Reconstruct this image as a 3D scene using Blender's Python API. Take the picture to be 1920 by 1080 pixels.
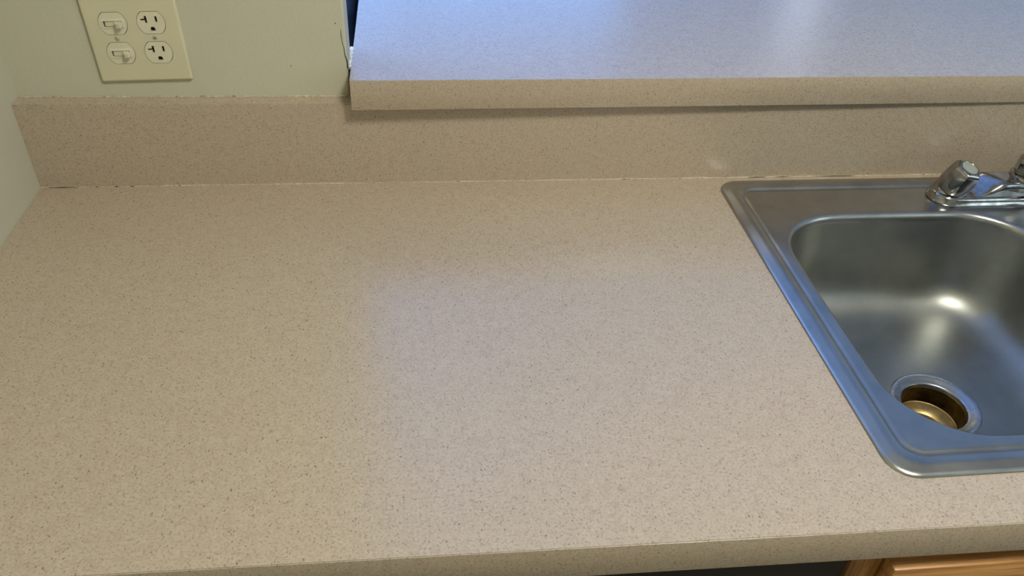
import bpy, bmesh, math, random
from math import sin, cos, pi
from mathutils import Vector, Matrix
random.seed(7)
for o in list(bpy.data.objects): bpy.data.objects.remove(o)
S = bpy.context.scene
COL = S.collection

# ---------------------------------------------------------------- camera
cpos = Vector((0.51071, -1.02769, 0.60485)); P_, Y_, R_ = -0.65853, 0.14370, 0.05856
fw = Vector((sin(Y_)*cos(P_), cos(Y_)*cos(P_), sin(P_)))
rt = Vector((cos(Y_), -sin(Y_), 0)); up = rt.cross(fw)
r2 = cos(R_)*rt + sin(R_)*up; u2 = -sin(R_)*rt + cos(R_)*up
cam_d = bpy.data.cameras.new('camera'); cam = bpy.data.objects.new('camera', cam_d); COL.objects.link(cam)
cam.matrix_world = Matrix(((r2.x, u2.x, -fw.x, cpos.x), (r2.y, u2.y, -fw.y, cpos.y), (r2.z, u2.z, -fw.z, cpos.z), (0, 0, 0, 1)))
cam_d.sensor_width = 36; cam_d.lens = 1529.3/1920*36; cam_d.clip_start = .01
S.camera = cam

# ---------------------------------------------------------------- world, light, exposure
W = bpy.data.worlds.new('world'); S.world = W; W.use_nodes = True
wn = W.node_tree; bg = wn.nodes['Background']
bg.inputs[0].default_value = (0.18, 0.42, 1.0, 1); bg.inputs[1].default_value = 3.1
S.cycles.caustics_reflective = False
S.view_settings.view_transform = 'Standard'; S.view_settings.look = 'None'
S.view_settings.exposure = 0.0; S.view_settings.gamma = 1; S.view_settings.use_curve_mapping = False
LAMP = 71.0          # kitchen ceiling fixture emission
SIDE_FILL = 8.0          # added cool fill from the right-hand wall, watts
ROOM_FILL = 270.0         # added blue fill that brightens the living room ceiling, watts
FIX = (1.02, -1.02)  # kitchen ceiling fixture position

# key sizes (metres; z = 0 is the counter surface)
T = 0.0240; H = 0.1223; D = 0.6137; F = 0.0426
DS = 0.0119   # the counter's front edge runs slightly out of square
BT = 0.1636; XB = 0.4296; FLOOR = -0.914; CEIL = 1.53
JX = 0.4256; WB = 0.085
KX = 2.75; KY = -2.5; RY = 3.05; RX0 = -1.6

# ---------------------------------------------------------------- helpers
def link(name, me, mat=None, parent=None):
    o = bpy.data.objects.new(name, me); COL.objects.link(o)
    if mat and not me.materials: me.materials.append(mat)
    if parent: o.parent = parent
    return o
def smooth(me, ang=None):
    for p in me.polygons: p.use_smooth = True
    if ang is not None: me.set_sharp_from_angle(angle=math.radians(ang))
def from_bm(name, bm, mat=None, parent=None, sm=None):
    me = bpy.data.meshes.new(name); bmesh.ops.recalc_face_normals(bm, faces=bm.faces); bm.to_mesh(me); bm.free()
    if sm is not None: smooth(me, sm)
    return link(name, me, mat, parent)
def box_bm(bm, a, b, bev=0, seg=2):
    vs = [bm.verts.new((x, y, z)) for x in (a[0], b[0]) for y in (a[1], b[1]) for z in (a[2], b[2])]
    fs = [bm.faces.new([vs[i] for i in f]) for f in ((0,1,3,2),(4,6,7,5),(0,4,5,1),(2,3,7,6),(0,2,6,4),(1,5,7,3))]
    bmesh.ops.recalc_face_normals(bm, faces=fs)
    if bev:
        es = list({e for f in fs for e in f.edges})
        bmesh.ops.bevel(bm, geom=es, offset=bev, segments=seg, affect='EDGES', profile=.5)
def box(name, a, b, mat, parent=None, bev=0, seg=2):
    bm = bmesh.new(); box_bm(bm, a, b, bev, seg)
    return from_bm(name, bm, mat, parent, 40 if bev else None)
def tag(o, label=None, cat=None, group=None, kind=None):
    if label: o['label'] = label
    if cat: o['category'] = cat
    if group: o['group'] = group
    if kind: o['kind'] = kind
    return o
def struct(o): o['kind'] = 'structure'; return o
def empty(name, loc, label=None, cat=None, rot=None):
    o = bpy.data.objects.new(name, None); COL.objects.link(o); o.location = loc; o.empty_display_size = .02
    if rot is not None: o.rotation_euler = rot
    return tag(o, label, cat)
def rrect(x0, x1, y0, y1, r, n=10, side=8, bow=0):
    """rounded rectangle, counter-clockwise, fixed vertex count"""
    pts = []
    cs = [(x1-r, y0+r, -pi/2), (x1-r, y1-r, 0), (x0+r, y1-r, pi/2), (x0+r, y0+r, pi)]
    for k, (cx, cy, a0) in enumerate(cs):
        arc = [(cx+r*cos(a0+pi/2*i/n), cy+r*sin(a0+pi/2*i/n)) for i in range(n+1)]
        pts += arc
        nx, ny, a1 = cs[(k+1) % 4]
        e = (nx+r*cos(a1), ny+r*sin(a1)); s = arc[-1]
        for i in range(1, side):
            t = i/side; pts.append((s[0]+(e[0]-s[0])*t, s[1]+(e[1]-s[1])*t))
    if bow:
        mx, my = (x0+x1)/2, (y0+y1)/2; hw, hh = (x1-x0)/2, (y1-y0)/2
        pts = [(mx+(x-mx)*(1+bow/hw*(1-((y-my)/hh)**2)), my+(y-my)*(1+bow/hh*(1-((x-mx)/hw)**2))) for x, y in pts]
    return pts
def loft(bm, loops, close=False):
    """loops: lists of 3D points with equal counts; returns vertex rings"""
    rings = [[bm.verts.new(p) for p in L] for L in loops]
    for a, b in zip(rings, rings[1:]):
        n = len(a)
        for i in range(n): bm.faces.new((a[i], a[(i+1) % n], b[(i+1) % n], b[i]))
    return rings
def lathe(name, prof, mat, parent=None, n=48, cap0=False, cap1=False, sm=35, centre=(0,0,0), facet=None):
    bm = bmesh.new()
    rings = loft(bm, [[(centre[0]+r*cos(2*pi*i/n), centre[1]+r*sin(2*pi*i/n), centre[2]+z) for i in range(n)] for r, z in prof])
    if cap0: bm.faces.new(rings[0])
    if cap1: bm.faces.new(rings[-1])
    return from_bm(name, bm, mat, parent, sm)
def tube_bm(bm, pts, rad, n=8):
    pts = [Vector(p) for p in pts]; loops = []
    for i, p in enumerate(pts):
        t = (pts[min(i+1, len(pts)-1)]-pts[max(i-1, 0)]).normalized()
        a = t.orthogonal().normalized() if i == 0 else (a-t*a.dot(t)).normalized()
        b = t.cross(a); r = rad[i] if isinstance(rad, list) else rad
        loops.append([p+(a*cos(2*pi*k/n)+b*sin(2*pi*k/n))*r for k in range(n)])
    rings = loft(bm, loops); bm.faces.new(rings[0]); bm.faces.new(rings[-1])
def tube(name, pts, rad, mat, parent=None, n=8):
    bm = bmesh.new(); tube_bm(bm, pts, rad, n); return from_bm(name, bm, mat, parent, 50)
def plate2d(name, outlines, z0, z1, mat, parent=None, bev=0, frame=None):
    """flat plate with holes: first outline solid, the rest holes; frame maps (x,y,z)->world"""
    cu = bpy.data.curves.new(name, 'CURVE'); cu.dimensions = '2D'; cu.fill_mode = 'BOTH'
    for pts in outlines:
        sp = cu.splines.new('POLY'); sp.points.add(len(pts)-1)
        for q, (x, y) in zip(sp.points, pts): q.co = (x, y, 0, 1)
        sp.use_cyclic_u = True
    cu.extrude = (z1-z0)/2-bev; cu.bevel_depth = bev; cu.bevel_resolution = 2; cu.offset = -bev
    o = bpy.data.objects.new(name, cu); COL.objects.link(o)
    me = bpy.data.meshes.new_from_object(o.evaluated_get(bpy.context.evaluated_depsgraph_get()))
    bpy.data.objects.remove(o); me.name = name
    M = frame @ Matrix.Translation((0, 0, (z0+z1)/2)) if frame else Matrix.Translation((0, 0, (z0+z1)/2))
    me.transform(M)
    bm = bmesh.new(); bm.from_mesh(me); bmesh.ops.remove_doubles(bm, verts=bm.verts, dist=1e-6); bmesh.ops.recalc_face_normals(bm, faces=bm.faces); bm.to_mesh(me); bm.free()
    me.materials.clear(); smooth(me, 30)
    return link(name, me, mat, parent)

# ---------------------------------------------------------------- materials
class NT:
    def __init__(s, name):
        s.m = bpy.data.materials.new(name); s.m.use_nodes = True; s.t = s.m.node_tree
        s.b = s.t.nodes['Principled BSDF']; s.co = s.t.nodes.new('ShaderNodeTexCoord').outputs['Object']
    def n(s, typ, **kw):
        x = s.t.nodes.new(typ)
        for k, v in kw.items():
            if k.startswith('i_'): x.inputs[k[2:].replace('_', ' ')].default_value = v
            else: setattr(x, k, v)
        return x
    def l(s, a, b): s.t.links.new(a, b)
    def set(s, **kw):
        for k, v in kw.items():
            k = k.replace('_', ' ')
            s.b.inputs[k].default_value = v
        return s
    def noise(s, scale, detail=2, rough=.5, vec=None):
        x = s.n('ShaderNodeTexNoise'); x.inputs['Scale'].default_value = scale; x.inputs['Detail'].default_value = detail; x.inputs['Roughness'].default_value = rough
        s.l(vec if vec is not None else s.co, x.inputs['Vector']); return x.outputs['Fac']
    def ramp(s, fac, stops):
        x = s.n('ShaderNodeValToRGB'); e = x.color_ramp.elements
        while len(e) < len(stops): e.new(.5)
        for q, (p, c) in zip(e, stops):
            q.position = p; q.color = c if isinstance(c, tuple) and len(c) == 4 else ((*c, 1) if isinstance(c, tuple) else (c, c, c, 1))
        s.l(fac, x.inputs[0]); return x.outputs[0]
    def mix(s, fac, a, b, mode='MIX'):
        x = s.n('ShaderNodeMix', data_type='RGBA', blend_type=mode)
        for i, v in ((0, fac), (6, a), (7, b)):
            if hasattr(v, 'is_output'): s.l(v, x.inputs[i])
            elif i == 0: x.inputs[0].default_value = v
            else: x.inputs[i].default_value = (*v, 1)
        return x.outputs[2]
    def math(s, op, a, b=0.0):
        x = s.n('ShaderNodeMath', operation=op)
        for i, v in ((0, a), (1, b)):
            if hasattr(v, 'is_output'): s.l(v, x.inputs[i])
            else: x.inputs[i].default_value = v
        return x.outputs[0]
    def bump(s, h, strength, dist=.001):
        x = s.n('ShaderNodeBump'); x.inputs['Strength'].default_value = strength; x.inputs['Distance'].default_value = dist
        s.l(h, x.inputs['Height']); s.l(x.outputs[0], s.b.inputs['Normal'])
def plain(name, col, rough=.5, metal=0, bump=None, var=.06, vs=30, **kw):
    s = NT(name); s.set(Roughness=rough, Metallic=metal, **kw)
    c = s.ramp(s.noise(vs, 3), [(.3, tuple(v*(1-var) for v in col)), (.7, tuple(min(1, v*(1+var)) for v in col))])
    s.l(c, s.b.inputs['Base Color'])
    if bump: s.bump(s.noise(bump[0], 3), bump[1], bump[2] if len(bump) > 2 else .0005)
    return s.m

def laminate(name, rough=.25, sparkle=0.0):
    s = NT(name)
    # soft mottling
    m1 = s.noise(110, 3, .6); m2 = s.noise(400, 2, .6); m3 = s.noise(16, 2)
    base = s.ramp(m1, [(.32, (.413, .326, .245)), (.5, (.434, .353, .265)), (.68, (.455, .373, .280))])
    base = s.mix(s.ramp(m3, [(.35, 0), (.65, .3)]), base, (.422, .360, .262))
    base = s.mix(s.ramp(m2, [(.30, .65), (.48, 0.0)]), base, (.27, .20, .145))
    base = s.mix(s.ramp(m2, [(.58, 0.0), (.76, .6)]), base, (.54, .44, .35))
    # little curled chips: several rotated, stretched voronoi fields with only a few cells kept
    def flecks(rot, scale, keep, size, stretch, warp):
        mp = s.n('ShaderNodeMapping'); mp.inputs['Rotation'].default_value = rot; mp.inputs['Scale'].default_value = stretch
        w = s.n('ShaderNodeTexNoise'); w.inputs['Scale'].default_value = 260; s.l(s.co, w.inputs['Vector'])
        v0 = s.n('ShaderNodeVectorMath', operation='SCALE'); v0.inputs['Scale'].default_value = warp; s.l(w.outputs['Color'], v0.inputs[0])
        v1 = s.n('ShaderNodeVectorMath', operation='ADD'); s.l(s.co, v1.inputs[0]); s.l(v0.outputs[0], v1.inputs[1])
        s.l(v1.outputs[0], mp.inputs[0])
        vo = s.n('ShaderNodeTexVoronoi'); vo.inputs['Scale'].default_value = scale; s.l(mp.outputs[0], vo.inputs['Vector'])
        sep = s.n('ShaderNodeSeparateColor'); s.l(vo.outputs['Color'], sep.inputs[0])
        k = s.math('LESS_THAN', sep.outputs[0], keep)
        d = s.ramp(vo.outputs['Distance'], [(size*.55, 1.0), (size, 0.0)])
        amp = s.math('ADD', s.math('MULTIPLY', sep.outputs[1], .6), .4)
        return s.math('MULTIPLY', s.math('MULTIPLY', k, d), amp)
    f1 = flecks((.4, .2, .5), 560, .075, .40, (1, .45, .7), .004)
    f5 = flecks((.2, .5, 1.9), 600, .065, .40, (1, .5, .8), .004)
    f2 = flecks((.1, .6, 1.2), 480, .10, .42, (.42, 1, .7), .008)
    f6 = flecks((.7, .1, 2.6), 440, .10, .40, (.36, 1, .8), .009)
    f3 = flecks((.9, .3, .9), 650, .11, .45, (.6, .9, 1), .003)
    f4 = flecks((.3, .9, .1), 480, .10, .40, (.4, .9, 1), .008)
    base = s.mix(s.math('MULTIPLY', f4, .16), base, (.60, .51, .42))
    base = s.mix(s.math('MULTIPLY', f2, .5), base, (.24, .135, .085))
    base = s.mix(s.math('MULTIPLY', f6, .5), base, (.20, .15, .10))
    base = s.mix(s.math('MULTIPLY', f3, .60), base, (.17, .125, .09))
    base = s.mix(s.math('MULTIPLY', f1, .80), base, (.075, .055, .042))
    base = s.mix(s.math('MULTIPLY', f5, .80), base, (.075, .055, .042))
    s.l(base, s.b.inputs['Base Color'])
    s.set(Roughness=rough); s.b.inputs['Specular IOR Level'].default_value = 1.0
    h = s.math('ADD', s.math('MULTIPLY', s.noise(420, 2), .6), s.math('MULTIPLY', s.noise(1500, 1), .35))
    s.bump(h, .28, .0004)
    return s.m
M_lam = laminate('speckled_laminate')
M_wall = plain('kitchen_wall_paint', (.505, .49, .38), .55, bump=(180, .35, .0008), var=.02, vs=6)
M_white = plain('white_paint', (.70, .70, .70), .7, bump=(120, .3, .0008), var=.02)
M_ceil = plain('ceiling_paint', (.72, .72, .70), .9, bump=(90, .5, .002), var=.02)
M_floor = plain('vinyl_floor', (.30, .24, .17), .4, var=.15, vs=8)
M_carpet = plain('navy_carpet', (.008, .010, .02), .95, bump=(900, .6, .003), var=.3, vs=400)
M_ivory = plain('ivory_plastic', (.58, .54, .38), .32, var=.015)
M_ivory2 = plain('glossy_ivory_plastic', (.63, .59, .44), .22, var=.01)
M_dark = plain('dark_void', (.012, .010, .008), .8, var=.1)
M_black = plain('black_appliance', (.003, .003, .0035), .55, var=.1)
M_navy = plain('navy_upholstery', (.002, .003, .008), .85, bump=(1200, .5, .001), var=.2, vs=300)
M_frame = plain('white_vinyl', (.75, .75, .75), .4, var=.01)
M_trim = plain('trim_paint', (.66, .66, .64), .4, var=.01)
M_brass = plain('stained_brass', (.13, .09, .035), .36, 1, bump=(60, .3, .001), var=.6, vs=55)
M_seat = plain('worn_brass_seat', (.50, .37, .17), .42, .9, bump=(60, .3, .001), var=.35, vs=60)
M_slot = plain('screw_slot_dark', (.10, .09, .06), .6)  # dark colour for the bars that mark the screw slots
M_screw = plain('dull_screw_paint', (.46, .43, .32), .35, .1, var=.1, vs=300)
M_clear = plain('knob_index_cap', (.30, .31, .25), .25, .0, var=.04, vs=200)

def caulk_mat():
    s = NT('silicone_caulk')
    k = s.ramp(s.noise(160, 4, .7), [(.30, (.16, .12, .08)), (.42, (.42, .35, .25)), (.6, (.52, .45, .34)), (.75, (.66, .60, .49))])
    s.l(k, s.b.inputs['Base Color']); s.set(Roughness=.22); s.bump(s.noise(350, 3), .7, .002); return s.m
M_caulk = caulk_mat()
M_caulkw = plain('white_caulk', (.88, .89, .86), .2, bump=(500, .9, .003), var=.15, vs=300)

def steel(name, rough, col=(.40, .395, .375), brush=.25):
    s = NT(name); s.set(Metallic=1.0)
    mp = s.n('ShaderNodeMapping'); mp.inputs['Scale'].default_value = (6, 900, 900); s.l(s.co, mp.inputs[0])
    g = s.noise(1.0, 3, .6, mp.outputs[0])
    blot = s.noise(22, 4, .6)
    c = s.mix(s.ramp(blot, [(.3, 0), (.7, 1)]), tuple(v*.90 for v in col), tuple(min(1, v*1.10) for v in col))
    spots = s.n('ShaderNodeTexVoronoi'); spots.inputs['Scale'].default_value = 60; s.l(s.co, spots.inputs['Vector'])
    s.l(c, s.b.inputs['Base Color'])
    r = s.math('ADD', s.math('MULTIPLY', g, .08), s.math('ADD', s.math('MULTIPLY', blot, .10), rough-.09)); s.l(r, s.b.inputs['Roughness'])
    s.bump(g, brush, .0002); return s.m
M_steel = steel('satin_stainless', .30)
M_bowl = steel('dim_bowl_stainless', .40, (.30, .305, .285), .3)  # rougher; darker base colour paints in the bowl's dim reflections
M_flange = steel('flange_stainless', .27, (.46, .46, .46), .02)
def chrome():
    s = NT('worn_chrome'); s.set(Metallic=1.0)
    c = s.ramp(s.noise(90, 3), [(.35, (.27, .26, .255)), (.65, (.41, .41, .415))]); s.l(c, s.b.inputs['Base Color'])
    r = s.ramp(s.noise(140, 3), [(.35, .07), (.7, .19)]); s.l(r, s.b.inputs['Roughness']); return s.m
M_chrome = chrome()
def oak(name, axis='x'):
    s = NT(name)
    mp = s.n('ShaderNodeMapping'); mp.inputs['Scale'].default_value = (5, 90, 90) if axis == 'x' else (90, 90, 5); s.l(s.co, mp.inputs[0])
    g = s.noise(1.0, 5, .65, mp.outputs[0])
    mp2 = s.n('ShaderNodeMapping'); mp2.inputs['Scale'].default_value = (14, 600, 600) if axis == 'x' else (600, 600, 14); s.l(s.co, mp2.inputs[0])
    p = s.noise(1.0, 2, .5, mp2.outputs[0])
    c = s.ramp(g, [(.30, (.20, .075, .02)), (.45, (.40, .19, .06)), (.62, (.56, .30, .11)), (.78, (.62, .37, .15))])
    c = s.mix(s.ramp(p, [(.32, .55), (.45, 0)]), c, (.20, .08, .025))
    s.l(c, s.b.inputs['Base Color']); s.set(Roughness=.33); s.bump(p, .15, .0005); return s.m
M_oakx = oak('oak_horizontal', 'x'); M_oakz = oak('oak_vertical', 'z')
def emit(name, col, st):
    s = NT(name); s.set(Roughness=.4); s.b.inputs['Base Color'].default_value = (.8, .8, .8, 1)
    s.b.inputs['Emission Color'].default_value = (*col, 1); s.b.inputs['Emission Strength'].default_value = st; return s.m
M_lamp = emit('lamp_diffuser', (1.0, .97, .84), LAMP)
M_bulb = emit('lamp_shade_glow', (.8, .9, 1.0), 3.0)
def glass():
    s = NT('window_glass'); t = s.t; tr = s.n('ShaderNodeBsdfTransparent'); gl = s.n('ShaderNodeBsdfGlossy'); gl.inputs['Roughness'].default_value = .02
    mx = s.n('ShaderNodeMixShader'); fr = s.n('ShaderNodeFresnel'); fr.inputs[0].default_value = 1.35
    s.l(fr.outputs[0], mx.inputs[0]); s.l(tr.outputs[0], mx.inputs[1]); s.l(gl.outputs[0], mx.inputs[2]); s.l(mx.outputs[0], t.nodes['Material Output'].inputs[0]); return s.m
M_glass = glass()

# ---------------------------------------------------------------- room shell
def wall_with_hole(name, axis, p0, p1, a0, a1, z0, z1, hole, mat):
    """slab between planes p0,p1 of `axis`; spans a0..a1, z0..z1; hole = (a,b,c,d)"""
    ha, hb, hc, hd = hole; bm = bmesh.new()
    A = [a0, ha, hb, a1]; Z = [z0, hc, hd, z1]
    def v(p, a, z): return (a, p, z) if axis == 'y' else (p, a, z)
    grid = {}
    for k, p in enumerate((p0, p1)):
        for i, a in enumerate(A):
            for j, z in enumerate(Z): grid[k, i, j] = bm.verts.new(v(p, a, z))
    for k in (0, 1):
        for i in range(3):
            for j in range(3):
                if (i, j) != (1, 1): bm.faces.new([grid[k, i, j], grid[k, i+1, j], grid[k, i+1, j+1], grid[k, i, j+1]])
    def q(*ks): bm.faces.new([grid[k] for k in ks])
    for i in range(3):
        q((0,i,0),(0,i+1,0),(1,i+1,0),(1,i,0)); q((0,i,3),(0,i+1,3),(1,i+1,3),(1,i,3))
        q((0,0,i),(0,0,i+1),(1,0,i+1),(1,0,i)); q((0,3,i),(0,3,i+1),(1,3,i+1),(1,3,i))
    q((0,1,1),(0,2,1),(1,2,1),(1,1,1)); q((0,1,2),(0,2,2),(1,2,2),(1,1,2)); q((0,1,1),(0,1,2),(1,1,2),(1,1,1)); q((0,2,1),(0,2,2),(1,2,2),(1,2,1))
    return struct(from_bm(name, bm, mat))
wb = wall_with_hole('wall_back', 'y', T, WB, -.1, KX, FLOOR, CEIL, (JX, 2.45, H-.0005, 1.16), M_wall)
# rounded drywall corner bead on the opening's left edge
bm = wb.modifiers.new('round', 'BEVEL'); bm.width = .003; bm.segments = 3; bm.limit_method = 'ANGLE'; bm.angle_limit = math.radians(60)
struct(box('wall_left', (-.1, KY-.1, FLOOR), (0, T, CEIL), M_wall))
struct(box('wall_right', (KX, KY-.1, FLOOR), (KX+.1, RY, CEIL), M_wall))
struct(box('wall_front', (0, KY-.1, FLOOR), (KX, KY, CEIL), M_wall))
struct(box('floor', (0, KY, FLOOR-.05), (KX, T, FLOOR), M_floor))
struct(box('floor', (RX0, WB, FLOOR-.05), (KX, RY, FLOOR), M_carpet))
struct(box('ceiling', (RX0-.1, KY-.1, CEIL), (KX+.1, RY+.1, CEIL+.05), M_ceil))
# living room beyond the opening
WX0, WX1, WZ0, WZ1 = -.55, 1.62, .05, 1.33
wall_with_hole('wall_far', 'y', RY, RY+.12, RX0, KX+.1, FLOOR, CEIL, (WX0, WX1, WZ0, WZ1), M_white)
struct(box('wall_far_side', (RX0-.1, WB, FLOOR), (RX0, RY+.12, CEIL), M_white))
struct(box('wall_return', (RX0, WB-.02, FLOOR), (-.1, WB, CEIL), M_white))
win = empty('window_1', (WX0, RY+.05, WZ0)); win['kind'] = 'structure'
def inw(name, a, b, m, bev=.003):
    o = box(name, (a[0]-WX0, a[1], a[2]-WZ0), (b[0]-WX0, b[1], b[2]-WZ0), m, win, bev); return o
fwd = .045
inw('window_frame', (WX0, -.03, WZ0), (WX1, .03, WZ0+fwd), M_frame); inw('window_frame', (WX0, -.03, WZ1-fwd), (WX1, .03, WZ1), M_frame)
inw('window_frame', (WX0, -.03, WZ0+fwd), (WX0+fwd, .03, WZ1-fwd), M_frame); inw('window_frame', (WX1-fwd, -.03, WZ0+fwd), (WX1, .03, WZ1-fwd), M_frame)
mx = (WX0+WX1)/2
inw('mullion', (mx-.025, -.03, WZ0+fwd), (mx+.025, .03, WZ1-fwd), M_frame)
inw('pane', (WX0+fwd, -.002, WZ0+fwd), (mx-.025, .002, WZ1-fwd), M_glass, 0); inw('pane', (mx+.025, -.002, WZ0+fwd), (WX1-fwd, .002, WZ1-fwd), M_glass, 0)
inw('window_sill', (WX0-.04, -.12, WZ0-.03), (WX1+.04, -.05, WZ0), M_trim)
# daylight coming in through that window
al = bpy.data.lights.new('window_daylight', 'AREA'); al.shape = 'RECTANGLE'; al.size = WX1-WX0; al.size_y = WZ1-WZ0
al.cycles.is_portal = True
ao = bpy.data.objects.new('window_daylight', al); COL.objects.link(ao); ao.location = ((WX0+WX1)/2, RY+.13, (WZ0+WZ1)/2); ao.rotation_euler = (-pi/2, 0, 0)

# made-up patio door frame with an area light, added to brighten the living room
fill_fr2 = empty('room_fill_frame', (RX0+.012, 1.5, FLOOR)); fill_fr2['kind'] = 'structure'
for a, b in (((0, -.9, .02), (.04, -.84, 2.1)), ((0, .84, .02), (.04, .9, 2.1)), ((0, -.84, .02), (.04, .84, .1)), ((0, -.84, 2.03), (.04, .84, 2.1)), ((0, -.03, .1), (.04, .03, 2.03))):
    box('window_frame', a, b, M_frame, fill_fr2, .003)  # bars around the added fill light, no opening behind
al2 = bpy.data.lights.new('room_fill', 'AREA'); al2.shape = 'RECTANGLE'; al2.size = 1.66; al2.size_y = 1.9; al2.energy = ROOM_FILL; al2.color = (.22, .41, 1)
ao2 = bpy.data.objects.new('room_fill', al2); COL.objects.link(ao2); ao2.location = (RX0+.03, 1.5, FLOOR+1.06); ao2.rotation_euler = (0, -pi/2, 0)

# made-up window frame on the right-hand wall, added to carry a cool fill light
fill_fr3 = empty('side_fill_frame', (KX-.002, -1.5, .25)); fill_fr3['kind'] = 'structure'
for a, b in (((-.03, -.6, 0), (0, -.55, 1.0)), ((-.03, .55, 0), (0, .6, 1.0)), ((-.03, -.55, 0), (0, .55, .05)), ((-.03, -.55, .95), (0, .55, 1.0)), ((-.03, -.02, .05), (0, .02, .95))):
    box('window_frame', a, b, M_frame, fill_fr3, .003)  # bars around the added side fill, wall stays closed behind
al3 = bpy.data.lights.new('side_fill', 'AREA'); al3.shape = 'RECTANGLE'; al3.size = .9; al3.size_y = 1.1; al3.energy = SIDE_FILL; al3.color = (.72, .92, 1)
ao3 = bpy.data.objects.new('side_fill', al3); COL.objects.link(ao3); ao3.location = (KX-.02, -1.5, .75); ao3.rotation_euler = (0, pi/2, 0)

# ---------------------------------------------------------------- base cabinets and appliance under the counter
SX = .922
def base_cabinet(x0, x1, label, drawers=1):
    r = empty('base_cabinet', (x0, 0, FLOOR), label, 'cabinet')
    w = x1-x0; h = -F-FLOOR-.001; yf = -.604
    b = lambda n, a, c, m, p=r, bev=.0008: box(n, a, c, m, p, bev)
    b('side_panel', (0, yf+.019, .1), (.016, -.01, h), M_oakz); b('side_panel', (w-.016, yf+.019, .1), (w, -.01, h), M_oakz)
    b('bottom_panel', (.016, yf+.019, .1), (w-.016, -.01, .116), M_oakx); b('toe_kick', (0, yf+.07, 0), (w, yf+.085, .1), M_dark)
    b('stile', (0, yf, .1), (.04, yf+.019, h), M_oakz); b('stile', (w-.04, yf, .1), (w, yf+.019, h), M_oakz)
    b('rail', (.04, yf, h-.04), (w-.04, yf+.019, h), M_oakx); b('rail', (.04, yf, .1), (w-.04, yf+.019, .14), M_oakx); b('rail', (.04, yf, h-.20), (w-.04, yf+.019, h-.165), M_oakx)
    dw = b('drawer_front', (.032, yf-.019, h-.165), (w-.032, yf-.0005, h-.0245), M_oakx, r, .0035)
    half = w/2
    for s in (0, 1):
        xa, xb = (.032, half-.003) if s == 0 else (half+.003, w-.032)
        d = b('door', (xa, yf-.019, .125), (xb, yf-.0005, h-.19), M_oakz, r, .0035)
        b('door_panel', (xa+.055, yf-.0215, .18), (xb-.055, yf-.019, h-.245), M_oakz, d, .002)
    return r
base_cabinet(SX, SX+.86, 'oak sink base cabinet with a drawer front below the counter')
base_cabinet(SX+.861, KX-.003, 'oak base cabinet to the right of the sink cabinet')
base_cabinet(.001, .312, 'narrow oak base cabinet in the left corner below the counter')
dwr = empty('dishwasher', (.3145, 0, FLOOR), 'black dishwasher front under the counter beside the oak cabinet', 'dishwasher')
h = -F-FLOOR-.0015
box('tub', (0, -.580, .1), (.605, -.01, h), M_black, dwr, .002)
box('door', (.002, -.604, .12), (.603, -.580, h-.14), M_black, dwr, .004)
box('control_panel', (.002, -.606, h-.135), (.603, -.580, h), M_black, dwr, .004)
tube('handle', [(.12, -.604, h-.16), (.12, -.618, h-.16), (.48, -.618, h-.16), (.48, -.604, h-.16)], .007, M_black, dwr)
box('toe_kick', (.002, -.53, 0), (.603, -.515, .1), M_black, dwr)

# ---------------------------------------------------------------- countertop with sink cut-out
TH = .00583
SO = Vector((.9533, -.0130, 0))     # back-left corner of the sink rim
SW, SD = .838, .5571
ct = empty('kitchen_countertop', (0, 0, -F), 'speckled beige laminate countertop around the steel sink', 'countertop')
bm = bmesh.new()
ctr = lambda x, y: (SO.x+x*cos(TH)-y*sin(TH), SO.y+x*sin(TH)+y*cos(TH))
hole = [ctr(.014, -SD+.014), ctr(SW-.014, -SD+.014), ctr(SW-.014, -.014), ctr(.014, -.014)]
outer = [(.0002, -D+.0012), (KX-.002, -D-DS*KX+.0012), (KX-.002, -.0002), (.0002, -.0002)]
tv = {}
for zi, z in enumerate((0, F)):
    tv['o', zi] = [bm.verts.new((x, y, z)) for x, y in outer]; tv['h', zi] = [bm.verts.new((x, y, z)) for x, y in hole]
    for i in range(4):
        j = (i+1) % 4; bm.faces.new((tv['o', zi][i], tv['o', zi][j], tv['h', zi][j], tv['h', zi][i]))
for k in 'oh':
    for i in range(4):
        j = (i+1) % 4; bm.faces.new((tv[k, 0][i], tv[k, 0][j], tv[k, 1][j], tv[k, 1][i]))
from_bm('top_slab', bm, M_lam, ct)
fe = box('front_edge_strip', (.0002, 0, 0), (KX-.002, .0011, F-.0001), M_lam, ct, .0004, 2)
fe.location = (0, -D, 0); fe.rotation_euler = (0, 0, -math.atan(DS))

# backsplash
bs = empty('backsplash', (0, 0, 0), 'speckled beige laminate backsplash strip along the wall', 'backsplash')
bm = bmesh.new(); box_bm(bm, (.0002, 0, .0), (KX-.002, T-.0004, H-.0006))
bmesh.ops.bevel(bm, geom=[e for e in bm.edges if all(v.co.z > .1 and v.co.y < .001 for v in e.verts)], offset=.0014, segments=2, affect='EDGES')
from_bm('splash_board', bm, M_lam, bs, 40)
def bead(name, x0, x1, y, z, r, mat, parent, step=.006, jit=.35, drop=0.0):
    pts, rr = [], []; x = x0; q = 0
    while x < x1:
        q = .7*q+random.uniform(-1, 1)*jit*.6
        rad = r*(1+q)
        pts.append((x, y, z)); rr.append(max(r*.25, rad)); x += step
    return tube(name, pts, rr, mat, parent, 8)
bead('caulk_bead', .001, JX, T-.0006, H-.0002, .0016, M_caulk, bs)
bead('caulk_bead', .001, SX+1.0, -.0001, .0001, .0011, M_caulk, bs, .008, .5)
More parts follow.
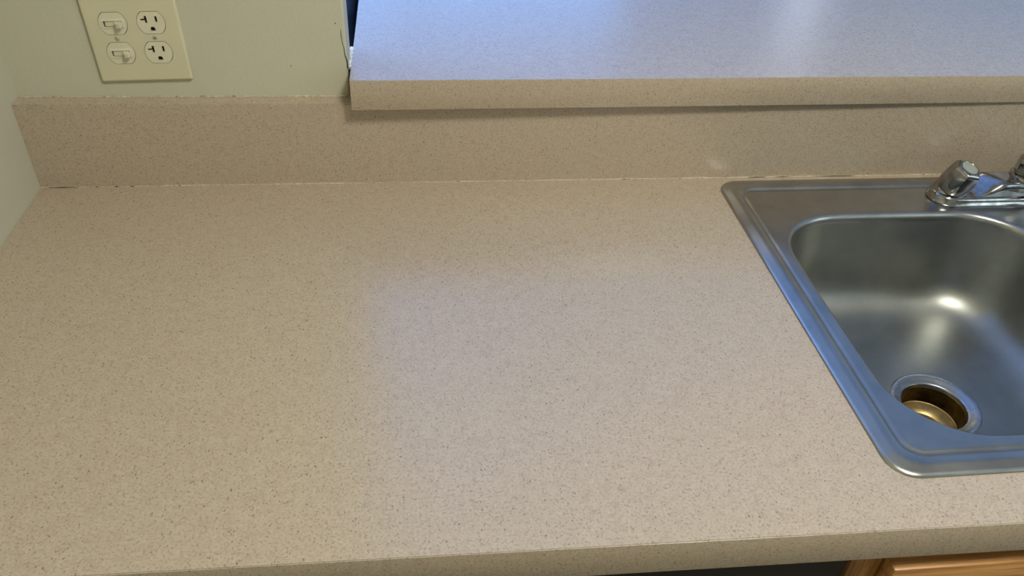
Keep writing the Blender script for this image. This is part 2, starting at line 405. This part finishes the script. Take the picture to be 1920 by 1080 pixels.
# dark open gaps where the caulk has split
for k, (xa, xb) in enumerate(((.006, .05), (.072, .076), (.098, .102), (.118, .123), (.812, .823), (1.008, 1.035), (1.05, 1.075), (1.11, 1.18))):
    tube('caulk_crack', [(xa, -.0012, .0006), ((xa+xb)/2, -.0013, .0009), (xb, -.0011, .0006)], [.0002, .0006, .0002], M_dark, bs, 6)

# ---------------------------------------------------------------- raised bar counter
BR = .0170
br = empty('bar_counter', (XB, -.0284+BR*XB, H), 'raised speckled laminate bar counter on the half wall behind the sink', 'bar counter')
br.rotation_euler = (0, 0, math.atan(BR))
bw, bd, bt = 1.98, .40, BT-H
bm = bmesh.new(); box_bm(bm, (0, .0011, 0), (bw, bd, bt), 0)
for v in bm.verts:
    if v.co.x < .01 and v.co.y > .1: v.co.x += bd*BR   # the end is cut square to the wall
from_bm('top_slab', bm, M_lam, br)
box('front_edge_strip', (0, 0, .0002), (bw, .001, bt), M_lam, br, .0004, 2)
# caulk between bar end and the wall jamb
cg = NT
bm = bmesh.new(); pts, rr = [], []
for i in range(22):
    t = i/21; pts.append((JX+.0022+.0006*sin(i*2.1), T+.001+t*(WB-T+.004), BT-.0025+.0015*sin(i*1.3)+.001*random.random())); rr.append(.0022+random.uniform(-.0004, .0007)+.0008*t)
tube_bm(bm, pts, rr, 8)
from_bm('jamb_caulk', bm, M_caulkw, wb, 50)['label'] = 'white caulk filling the gap at the end of the bar'
# hairline crack in the paint at the corner bead
tube('paint_crack', [(JX-.0055, T-.0002, .214), (JX-.0055, T-.0002, .207), (JX-.0048, T-.0002, .198), (JX-.0030, T-.0002, .189), (JX-.0026, T-.0002, .180), (JX-.0002, T-.0002, .172), (JX-.0004, T-.0004, .162)], [.0002, .0004, .0003, .0004, .0005, .0007, .0006], M_dark, wb, 6)
for x, z in ((.414, .222), (.352, .165)):
    bmx = bmesh.new(); bmesh.ops.create_icosphere(bmx, subdivisions=1, radius=.0008, matrix=Matrix.Translation((x, T, z)))
    from_bm('paint_speck', bmx, M_dark, wb)

# ---------------------------------------------------------------- wall plate with two switches and two receptacles
PX, PZ, PW, PH = .1113, .1445, .1142, .1145
fr = Matrix(((1, 0, 0, 0), (0, 0, -1, 0), (0, 1, 0, 0), (0, 0, 0, 1)))   # local x,y,z -> world x,z,-y
pl = empty('switch_and_outlet_plate', (PX+PW/2-.0017, T-.0002, PZ+PH/2+.0017), 'ivory two-gang wall plate with two toggle switches and two outlets', 'wall plate', (0, -.030, 0))
def duplex(cx, cy, r=.0167, hh=.0138, n=14, grow=0):
    r += grow; hh += grow; a = math.asin(hh/r); pts = []
    for k in range(n+1): t = -a+2*a*k/n; pts.append((cx+r*cos(t), cy+r*sin(t)))
    for k in range(n+1): t = pi-a+2*a*k/n; pts.append((cx+r*cos(t), cy+r*sin(t)))
    return pts
def rect(cx, cy, w, h): return [(cx-w/2, cy-h/2), (cx+w/2, cy-h/2), (cx+w/2, cy+h/2), (cx-w/2, cy+h/2)]
cent = [(-.023, .01905), (-.023, -.01905), (.023, .01905), (.023, -.01905)]
holes = [duplex(x, y, grow=.0006) for x, y in cent]
# plate: flat top with holes, plus bevelled rim
plate2d('cover_plate', [rrect(-PW/2+.004, PW/2-.004, -PH/2+.004, PH/2-.004, .001, 2, 1)]+holes, .0035, .0052, M_ivory, pl, 0, fr)
bm = bmesh.new()
L = lambda d, z: [fr @ Vector((x, y, z)) for x, y in rrect(-PW/2+d, PW/2-d, -PH/2+d, PH/2-d, max(.0025-d*.3, .0008), 4, 1)]
loft(bm, [L(.0, 0), L(.0, .0022), L(.0003, .0036), L(.0009, .0045), L(.0018, .0050), L(.0028, .0052), L(.0041, .00521)])
from_bm('plate_rim', bm, M_ivory, pl, 60)
bm = bmesh.new(); box_bm(bm, (-PW/2+.004, -.0012, -PH/2+.006), (PW/2-.004, 0, PH/2-.006)); from_bm('slot_backing', bm, M_dark, pl)  # dark sheet added behind the holes to paint the shade inside them
def ground(cx, cy):
    w = .0030; return [(cx-w, cy-.0028)]+[(cx+w, cy-.0028), (cx+w, cy)]+[(cx+w*cos(t), cy+.0026*sin(t)) for t in [pi*k/8 for k in range(1, 8)]]+[(cx-w, cy)]
def t_slot(cx, cy):
    return [(cx+.0015, cy+.0045), (cx-.0014, cy+.0045), (cx-.0014, cy+.0011), (cx-.0064, cy+.0011), (cx-.0064, cy-.0013), (cx-.0014, cy-.0013), (cx-.0014, cy-.0045), (cx+.0015, cy-.0045)]
for x, y in cent[2:]:
    f = plate2d('outlet_face', [duplex(x, y), t_slot(x-.0058, y+.0042), rect(x+.0066, y+.0044, .0028, .0074), ground(x+.0004, y-.0076)], .003, .0058, M_ivory2, pl, .0, fr)
    # shallow dished recesses under the slots
for x, y in cent[:2]:
    f = plate2d('switch_face', [duplex(x, y), rect(x, y-.0005, .0222, .0072)], .003, .0056, M_ivory2, pl, .0, fr)
    # raised collar around the slot
    bm = bmesh.new()
    LL = lambda d, z: [fr @ Vector((u, v, z)) for u, v in rrect(x-.0111-d, x+.0111+d, y-.0041-d, y+.0031+d, .0006+d*.6, 3, 1)]
    loft(bm, [LL(0, .004), LL(0, .0060), LL(.0004, .0063), LL(.0012, .0062), LL(.0036, .0055)])
    from_bm('slot_collar', bm, M_ivory2, f, 40)
    # rocker body filling the slot with the lever thrown to the right
    bm = bmesh.new()
    prof = [(-.0104, .0010), (-.0098, .0046), (-.002, .0051), (.0026, .0060), (.0046, .0125), (.0060, .0136), (.0104, .0140), (.0112, .0125), (.0110, .0015)]
    a = [bm.verts.new(fr @ Vector((x+u, y-.0040+(.0004 if w > .01 else 0), w))) for u, w in prof]; b = [bm.verts.new(fr @ Vector((x+u, y+.0028-(.0006 if w > .01 else 0), w))) for u, w in prof]
    bm.faces.new(a); bm.faces.new(b[::-1])
    for i in range(len(prof)): j = (i+1) % len(prof); bm.faces.new((a[i], a[j], b[j], b[i]))
    bmesh.ops.recalc_face_normals(bm, faces=bm.faces)
    bmesh.ops.bevel(bm, geom=[e for e in bm.edges if e.calc_face_angle(0) > .6], offset=.0006, segments=2, affect='EDGES')
    from_bm('toggle', bm, M_ivory2, f, 40)
for k, x in enumerate((-.023, .023)):
    bm = bmesh.new()
    prof = [(.0032, .0050), (.0032, .0054), (.0027, .0058), (.0015, .0060), (.0001, .0061)]
    loft(bm, [[fr @ Vector((x+r*cos(2*pi*i/20), r*sin(2*pi*i/20), z)) for i in range(20)] for r, z in prof])
    s = from_bm('screw', bm, M_screw, pl, 40)
    a = (1.9, .75)[k]
    bm = bmesh.new()
    for aa in ((a,) if k == 0 else (a, a+pi/2)):
        c_, s_ = cos(aa), sin(aa); Lh, wd = (.0026, .00035) if k == 0 else (.0017, .00035)
        q = [(Lh*c_-wd*s_, Lh*s_+wd*c_), (-Lh*c_-wd*s_, -Lh*s_+wd*c_), (-Lh*c_+wd*s_, -Lh*s_-wd*c_), (Lh*c_+wd*s_, Lh*s_-wd*c_)]
        loft(bm, [[fr @ Vector((x+u, v, z)) for u, v in q] for z in (.0055, .00618)]); bm.verts.ensure_lookup_table()
        bm.faces.new(bm.verts[-4:])
    from_bm('screw_slot', bm, M_slot, s)

# ---------------------------------------------------------------- sink
sk = empty('kitchen_sink', (SO.x, SO.y, 0), 'drop-in double bowl stainless steel sink set into the counter', 'sink', (0, 0, TH))
bm = bmesh.new()
def ring(x0, x1, y0, y1, r, z, n=12, side=10, bow=0): return [(x, y, z) for x, y in rrect(x0, x1, y0, y1, r, n, side, bow)]
RR = .030
rim = [(0, .0003), (.0006, .0016), (.0024, .0030), (.0045, .0036), (.0075, .0041), (.0110, .0052), (.0145, .0057), (.0190, .0052), (.0230, .0042), (.0258, .0026), (.0275, .0012), (.0288, .0010), (.0300, .0014), (.0318, .0019), (.0335, .0020), (.036, .0020)]
rings = loft(bm, [ring(d, SW-d, -SD+d, -d, max(RR-d*.35, .008), z) for d, z in rim])
inner = rings[-1]
bowls = []
def bowl(x0, x1, y0, y1, drain):
    z0 = .0020; r0 = .088
    prof = [(-.006, z0), (-.0028, z0), (-.0012, z0-.0003), (.0002, z0-.0010), (.0014, z0-.0022), (.0024, z0-.0038), (.0031, z0-.006), (.0036, z0-.0085), (.0040, z0-.012), (.0075, -.035), (.0115, -.07), (.0150, -.098), (.0175, -.111), (.0225, -.1225), (.031, -.1335), (.042, -.1415), (.055, -.1465), (.070, -.1495)]
    loops = [ring(x0+d, x1-d, y0+d, y1-d, max(r0-d*(.5 if d < .02 else .6), .030), z, 12, 10, .004) for d, z in prof]
    # morph floor into drain circle
    base = loops[-1]; n = len(base); cx, cy = drain; R = .0575
    angs = [math.atan2(p[1]-cy, p[0]-cx) for p in base]
    circ = [(cx+R*cos(a), cy+R*sin(a)) for a in angs]
    for t, z in ((.25, -.1510), (.5, -.1522), (.75, -.1533), (.93, -.1540)):
        loops.append([(b[0]+(c[0]-b[0])*t, b[1]+(c[1]-b[1])*t, z) for b, c in zip(base, circ)])
    loops.append([(c[0], c[1], -.1545) for c in circ])
    loops.append([(cx+(c[0]-cx)*.985, cy+(c[1]-cy)*.985, -.1562) for c in circ])
    loops.append([(cx+(c[0]-cx)*.80, cy+(c[1]-cy)*.80, -.1590) for c in circ])
    rr = loft(bm, loops); bowls.append(rr[0])
BX0, BX1, BY0, BY1 = .0495, .412, -.508, -.102
DR1 = (.2330, -.3225); bowl(BX0, BX1, BY0, BY1, DR1)
DR2 = (SW-.2330, -.3225); bowl(SW-BX1, SW-BX0, BY0, BY1, DR2)
ed = []
for R_g in [inner]+bowls:
    for i in range(len(R_g)): ed.append(bm.edges.get((R_g[i], R_g[(i+1) % len(R_g)])))
ret = bmesh.ops.triangle_fill(bm, edges=ed, use_beauty=True, use_dissolve=False, normal=(0, 0, 1))
def inside(p, a, b, c, d): return a < p.x < b and c < p.y < d
kill = [f for f in ret['geom'] if isinstance(f, bmesh.types.BMFace) and any(all((v in set(bw_)) for v in f.verts) and inside(f.calc_center_median(), *lim) for bw_, lim in ((bowls[0], (BX0, BX1, BY0, BY1)), (bowls[1], (SW-BX1, SW-BX0, BY0, BY1))))]
bmesh.ops.delete(bm, geom=kill, context='FACES_ONLY')
deck_me = from_bm('sink_body', bm, M_steel, sk, 50)
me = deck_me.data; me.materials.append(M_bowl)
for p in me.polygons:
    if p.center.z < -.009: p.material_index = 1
for (cx, cy) in (DR1, DR2):
    c = (cx, cy, 0)
    fl = lathe('drain_flange', [(.0572, -.1553), (.0560, -.1540), (.0535, -.1538), (.0500, -.1552), (.0465, -.1568), (.0448, -.1572), (.0436, -.1574), (.0426, -.1580), (.0419, -.1590), (.0414, -.1604), (.0412, -.1640)], M_flange, sk, 64, centre=c)
    lathe('drain_cup', [(.0412, -.1638), (.0408, -.170), (.0402, -.1890), (.0398, -.1930)], M_brass, sk, 64, centre=c)
    lathe('strainer_seat', [(.0400, -.1890), (.0394, -.1886), (.0386, -.1890), (.0380, -.1902), (.0345, -.1970), (.0310, -.2015), (.0300, -.2020), (.0290, -.2014), (.0282, -.2024), (.0278, -.2060), (.0275, -.235), (.0225, -.300)], M_seat, sk, 64, centre=c)
    lathe('tailpiece', [(.0225, -.300), (.0222, -.42), (.0001, -.4201)], M_dark, sk, 32, centre=c)

# ---------------------------------------------------------------- faucet
FC = (1.4005, -.0685)
fz = .0025
fa = empty('kitchen_faucet', (FC[0], FC[1], fz), 'chrome two-handle faucet on the rear deck of the sink', 'faucet', (0, 0, TH))
# escutcheon body: base skirt stadium
def stad(a, b, n=24, m=6):
    pts = []
    for k in range(n+1): t = -pi/2+pi*k/n; pts.append((a-b+b*cos(t), b*sin(t)))
    for k in range(1, m): pts.append((a-b-(2*(a-b))*k/m, b))
    for k in range(n+1): t = pi/2+pi*k/n; pts.append((-(a-b)+b*cos(t), b*sin(t)))
    for k in range(1, m): pts.append((-(a-b)+(2*(a-b))*k/m, -b))
    return pts
bm = bmesh.new()
lp = [(.0, 0), (.0, .0008), (.0012, .002), (.0022, .0075), (.0032, .0100), (.0052, .0118), (.0075, .0124)]
rg = loft(bm, [[(x, y, z) for x, y in stad(.1400-d, .0285-d)] for d, z in lp]); bm.faces.new(rg[-1])
from_bm('escutcheon', bm, M_chrome, fa, 40)
# raised bridge: loft of cross sections along x
bm = bmesh.new(); loops = []
def ss(t): t = max(0, min(1, t)); return t*t*(3-2*t)
N = 44
for i in range(N+1):
    x = -.100+.200*i/N; ax = abs(x)
    wf = .0225; wb_ = .0200
    if ax > .088: e = math.sqrt(max(0, 1-((ax-.088)/.0121)**2)); wf *= .25+.75*e; wb_ *= .25+.75*e
    pr_ = []
    for j in range(25):
        a = pi*j/24
        y = -cos(a); zz = sin(a)
        yy = (abs(y)**.45)*(1 if y > 0 else -1); zv = zz**.28
        yw = yy*(wf if yy < 0 else wb_)
        k = max(0, min(1, (.094-(ax-.45*yw))/.042))**1.5   # 0 under the handles, 1 on the centre block
        hgt = .0122+.0215*k
        pr_.append((x, yw, .0100+(hgt-.0100)*zv))
    loops.append(pr_)
rv = [[bm.verts.new(p) for p in L_] for L_ in loops]
for a, b in zip(rv, rv[1:]):
    for j in range(24): bm.faces.new((a[j], a[j+1], b[j+1], b[j]))
bm.faces.new(rv[0]); bm.faces.new(rv[-1])
from_bm('bridge', bm, M_chrome, fa, 75)
KR = 1.40
def knob(xo, tilt_x):
    ax = Vector((tilt_x, -.30, 1)).normalized()
    rot = Vector((0, 0, 1)).rotation_difference(ax).to_matrix().to_4x4()
    base = Matrix.Translation((xo, .001, .0125)) @ rot @ Matrix.Diagonal((1, 1, 1.10, 1))
    # collar dome under the knob
    bm = bmesh.new()
    loft(bm, [[base @ Vector((r*cos(2*pi*i/40), r*sin(2*pi*i/40), z)) for i in range(40)] for r, z in ((.0235, -.014), (.0232, -.004), (.0222, .0005), (.0205, .0028), (.012, .0034))])
    from_bm('handle_collar', bm, M_chrome, fa, 40)
    # faceted knob: six shallow flats that fade out towards the skirt
    bm = bmesh.new(); n = 72; loops = []
    for r, z, f in ((.0150, .0030, 0), (.0205, .0034, .0), (.0226, .0050, .06), (.0230, .0080, .2), (.0226, .0160, .55), (.0214, .0260, .85), (.0202, .0345, 1), (.0194, .0368, 1), (.0178, .0392, 1), (.0160, .0404, .9), (.0126, .0410, .3), (.0118, .0405, 0), (.0004, .0405, 0)):
        L_ = []
        for i in range(n):
            a = 2*pi*i/n+KR; seg = pi/3; t = (a % seg)-seg/2
            hexr = cos(seg/2)/cos(t)*1.06
            L_.append(base @ Vector((r*(1-f+f*hexr)*cos(a), r*(1-f+f*hexr)*sin(a), z)))
        loops.append(L_)
    rg = loft(bm, loops)
    kb = from_bm('handle', bm, M_chrome, fa, 28)
    bm = bmesh.new()
    loft(bm, [[base @ Vector((r*cos(2*pi*i/40), r*sin(2*pi*i/40), z)) for i in range(40)] for r, z in ((.0117, .0400), (.0116, .0411), (.0104, .0416), (.0040, .0418), (.0001, .0418))])
    from_bm('index_cap', bm, M_clear, kb, 40)
knob(-.1100, .17); knob(.1100, -.17)
# swivel hub and spout
lathe('hub_ring', [(.0245, .024), (.0245, .0350), (.0235, .0365), (.0195, .0375), (.0165, .0378)], M_chrome, fa, 48, centre=(.004, 0, 0))
bm = bmesh.new(); n = 60; loops = []
for r, z, f in ((.0165, .0374, .4), (.0200, .0382, .8), (.0206, .0400, 1), (.0198, .0520, 1), (.0190, .0590, 1), (.0176, .0612, .8), (.0150, .0619, .3), (.0138, .0614, 0), (.0004, .0614, 0)):
    L_ = []
    for i in range(n):
        a = 2*pi*i/n; seg = pi/3; t = (a % seg)-seg/2; hx = cos(seg/2)/cos(t)*1.06
        L_.append((.004+r*(1-f+f*hx)*cos(a), r*(1-f+f*hx)*sin(a), z))
    loops.append(L_)
loft(bm, loops); from_bm('swivel_hub', bm, M_chrome, fa, 28)
tube('spout', [(.010, -.004, .048), (.022, -.022, .052), (.040, -.055, .064), (.065, -.100, .076), (.088, -.140, .084), (.103, -.168, .084), (.109, -.180, .076), (.110, -.183, .060)], [.011, .0115, .011, .0105, .0105, .0105, .0105, .0105], M_chrome, fa, 24)

# ---------------------------------------------------------------- kitchen ceiling light
cl = empty('ceiling_light', (FIX[0], FIX[1], CEIL), 'round white glass ceiling light above the counter', 'ceiling light')
lathe('mounting_pan', [(.0001, -.001), (.19, -.001), (.195, -.012), (.190, -.022), (.180, -.022)], M_trim, cl, 48)
lathe('diffuser', [(.180, -.020), (.182, -.035), (.168, -.062), (.130, -.084), (.070, -.096), (.0005, -.099)], M_lamp, cl, 48)

# ---------------------------------------------------------------- living room furniture
sf = empty('sofa', (.05, 2.42, FLOOR), 'dark navy sofa seen through the gap beside the bar', 'sofa')
box('base', (-1.0, -.28, .05), (.95, .48, .26), M_navy, sf, .02, 3)
for k in range(3): box('seat_cushion', (-.83+k*.54, -.30, .262), (-.83+k*.54+.535, .28, .42), M_navy, sf, .025, 3)
box('backrest', (-.85, .28, .262), (.80, .50, .80), M_navy, sf, .05, 3)
box('armrest', (-1.02, -.29, .262), (-.84, .50, .60), M_navy, sf, .04, 3); box('armrest', (.81, -.29, .262), (.99, .50, .60), M_navy, sf, .04, 3)
for x in (-.9, .85):
    for y in (-.2, .4): box('leg', (x-.02, y-.02, 0), (x+.02, y+.02, .055), M_dark, sf)
fl = empty('floor_lamp', (2.30, 2.55, FLOOR), 'white floor lamp in the room beyond the bar', 'lamp')
lathe('base', [(.0001, 0), (.13, 0), (.13, .015), (.02, .03), (.012, .04)], M_dark, fl, 32)
tube('pole', [(0, 0, .03), (0, 0, 1.75)], .011, M_dark, fl, 12)
lathe('lamp_shade', [(.075, 1.78), (.085, 1.88), (.07, 1.96), (.03, 2.0), (.0005, 2.01)], M_bulb, fl, 32)
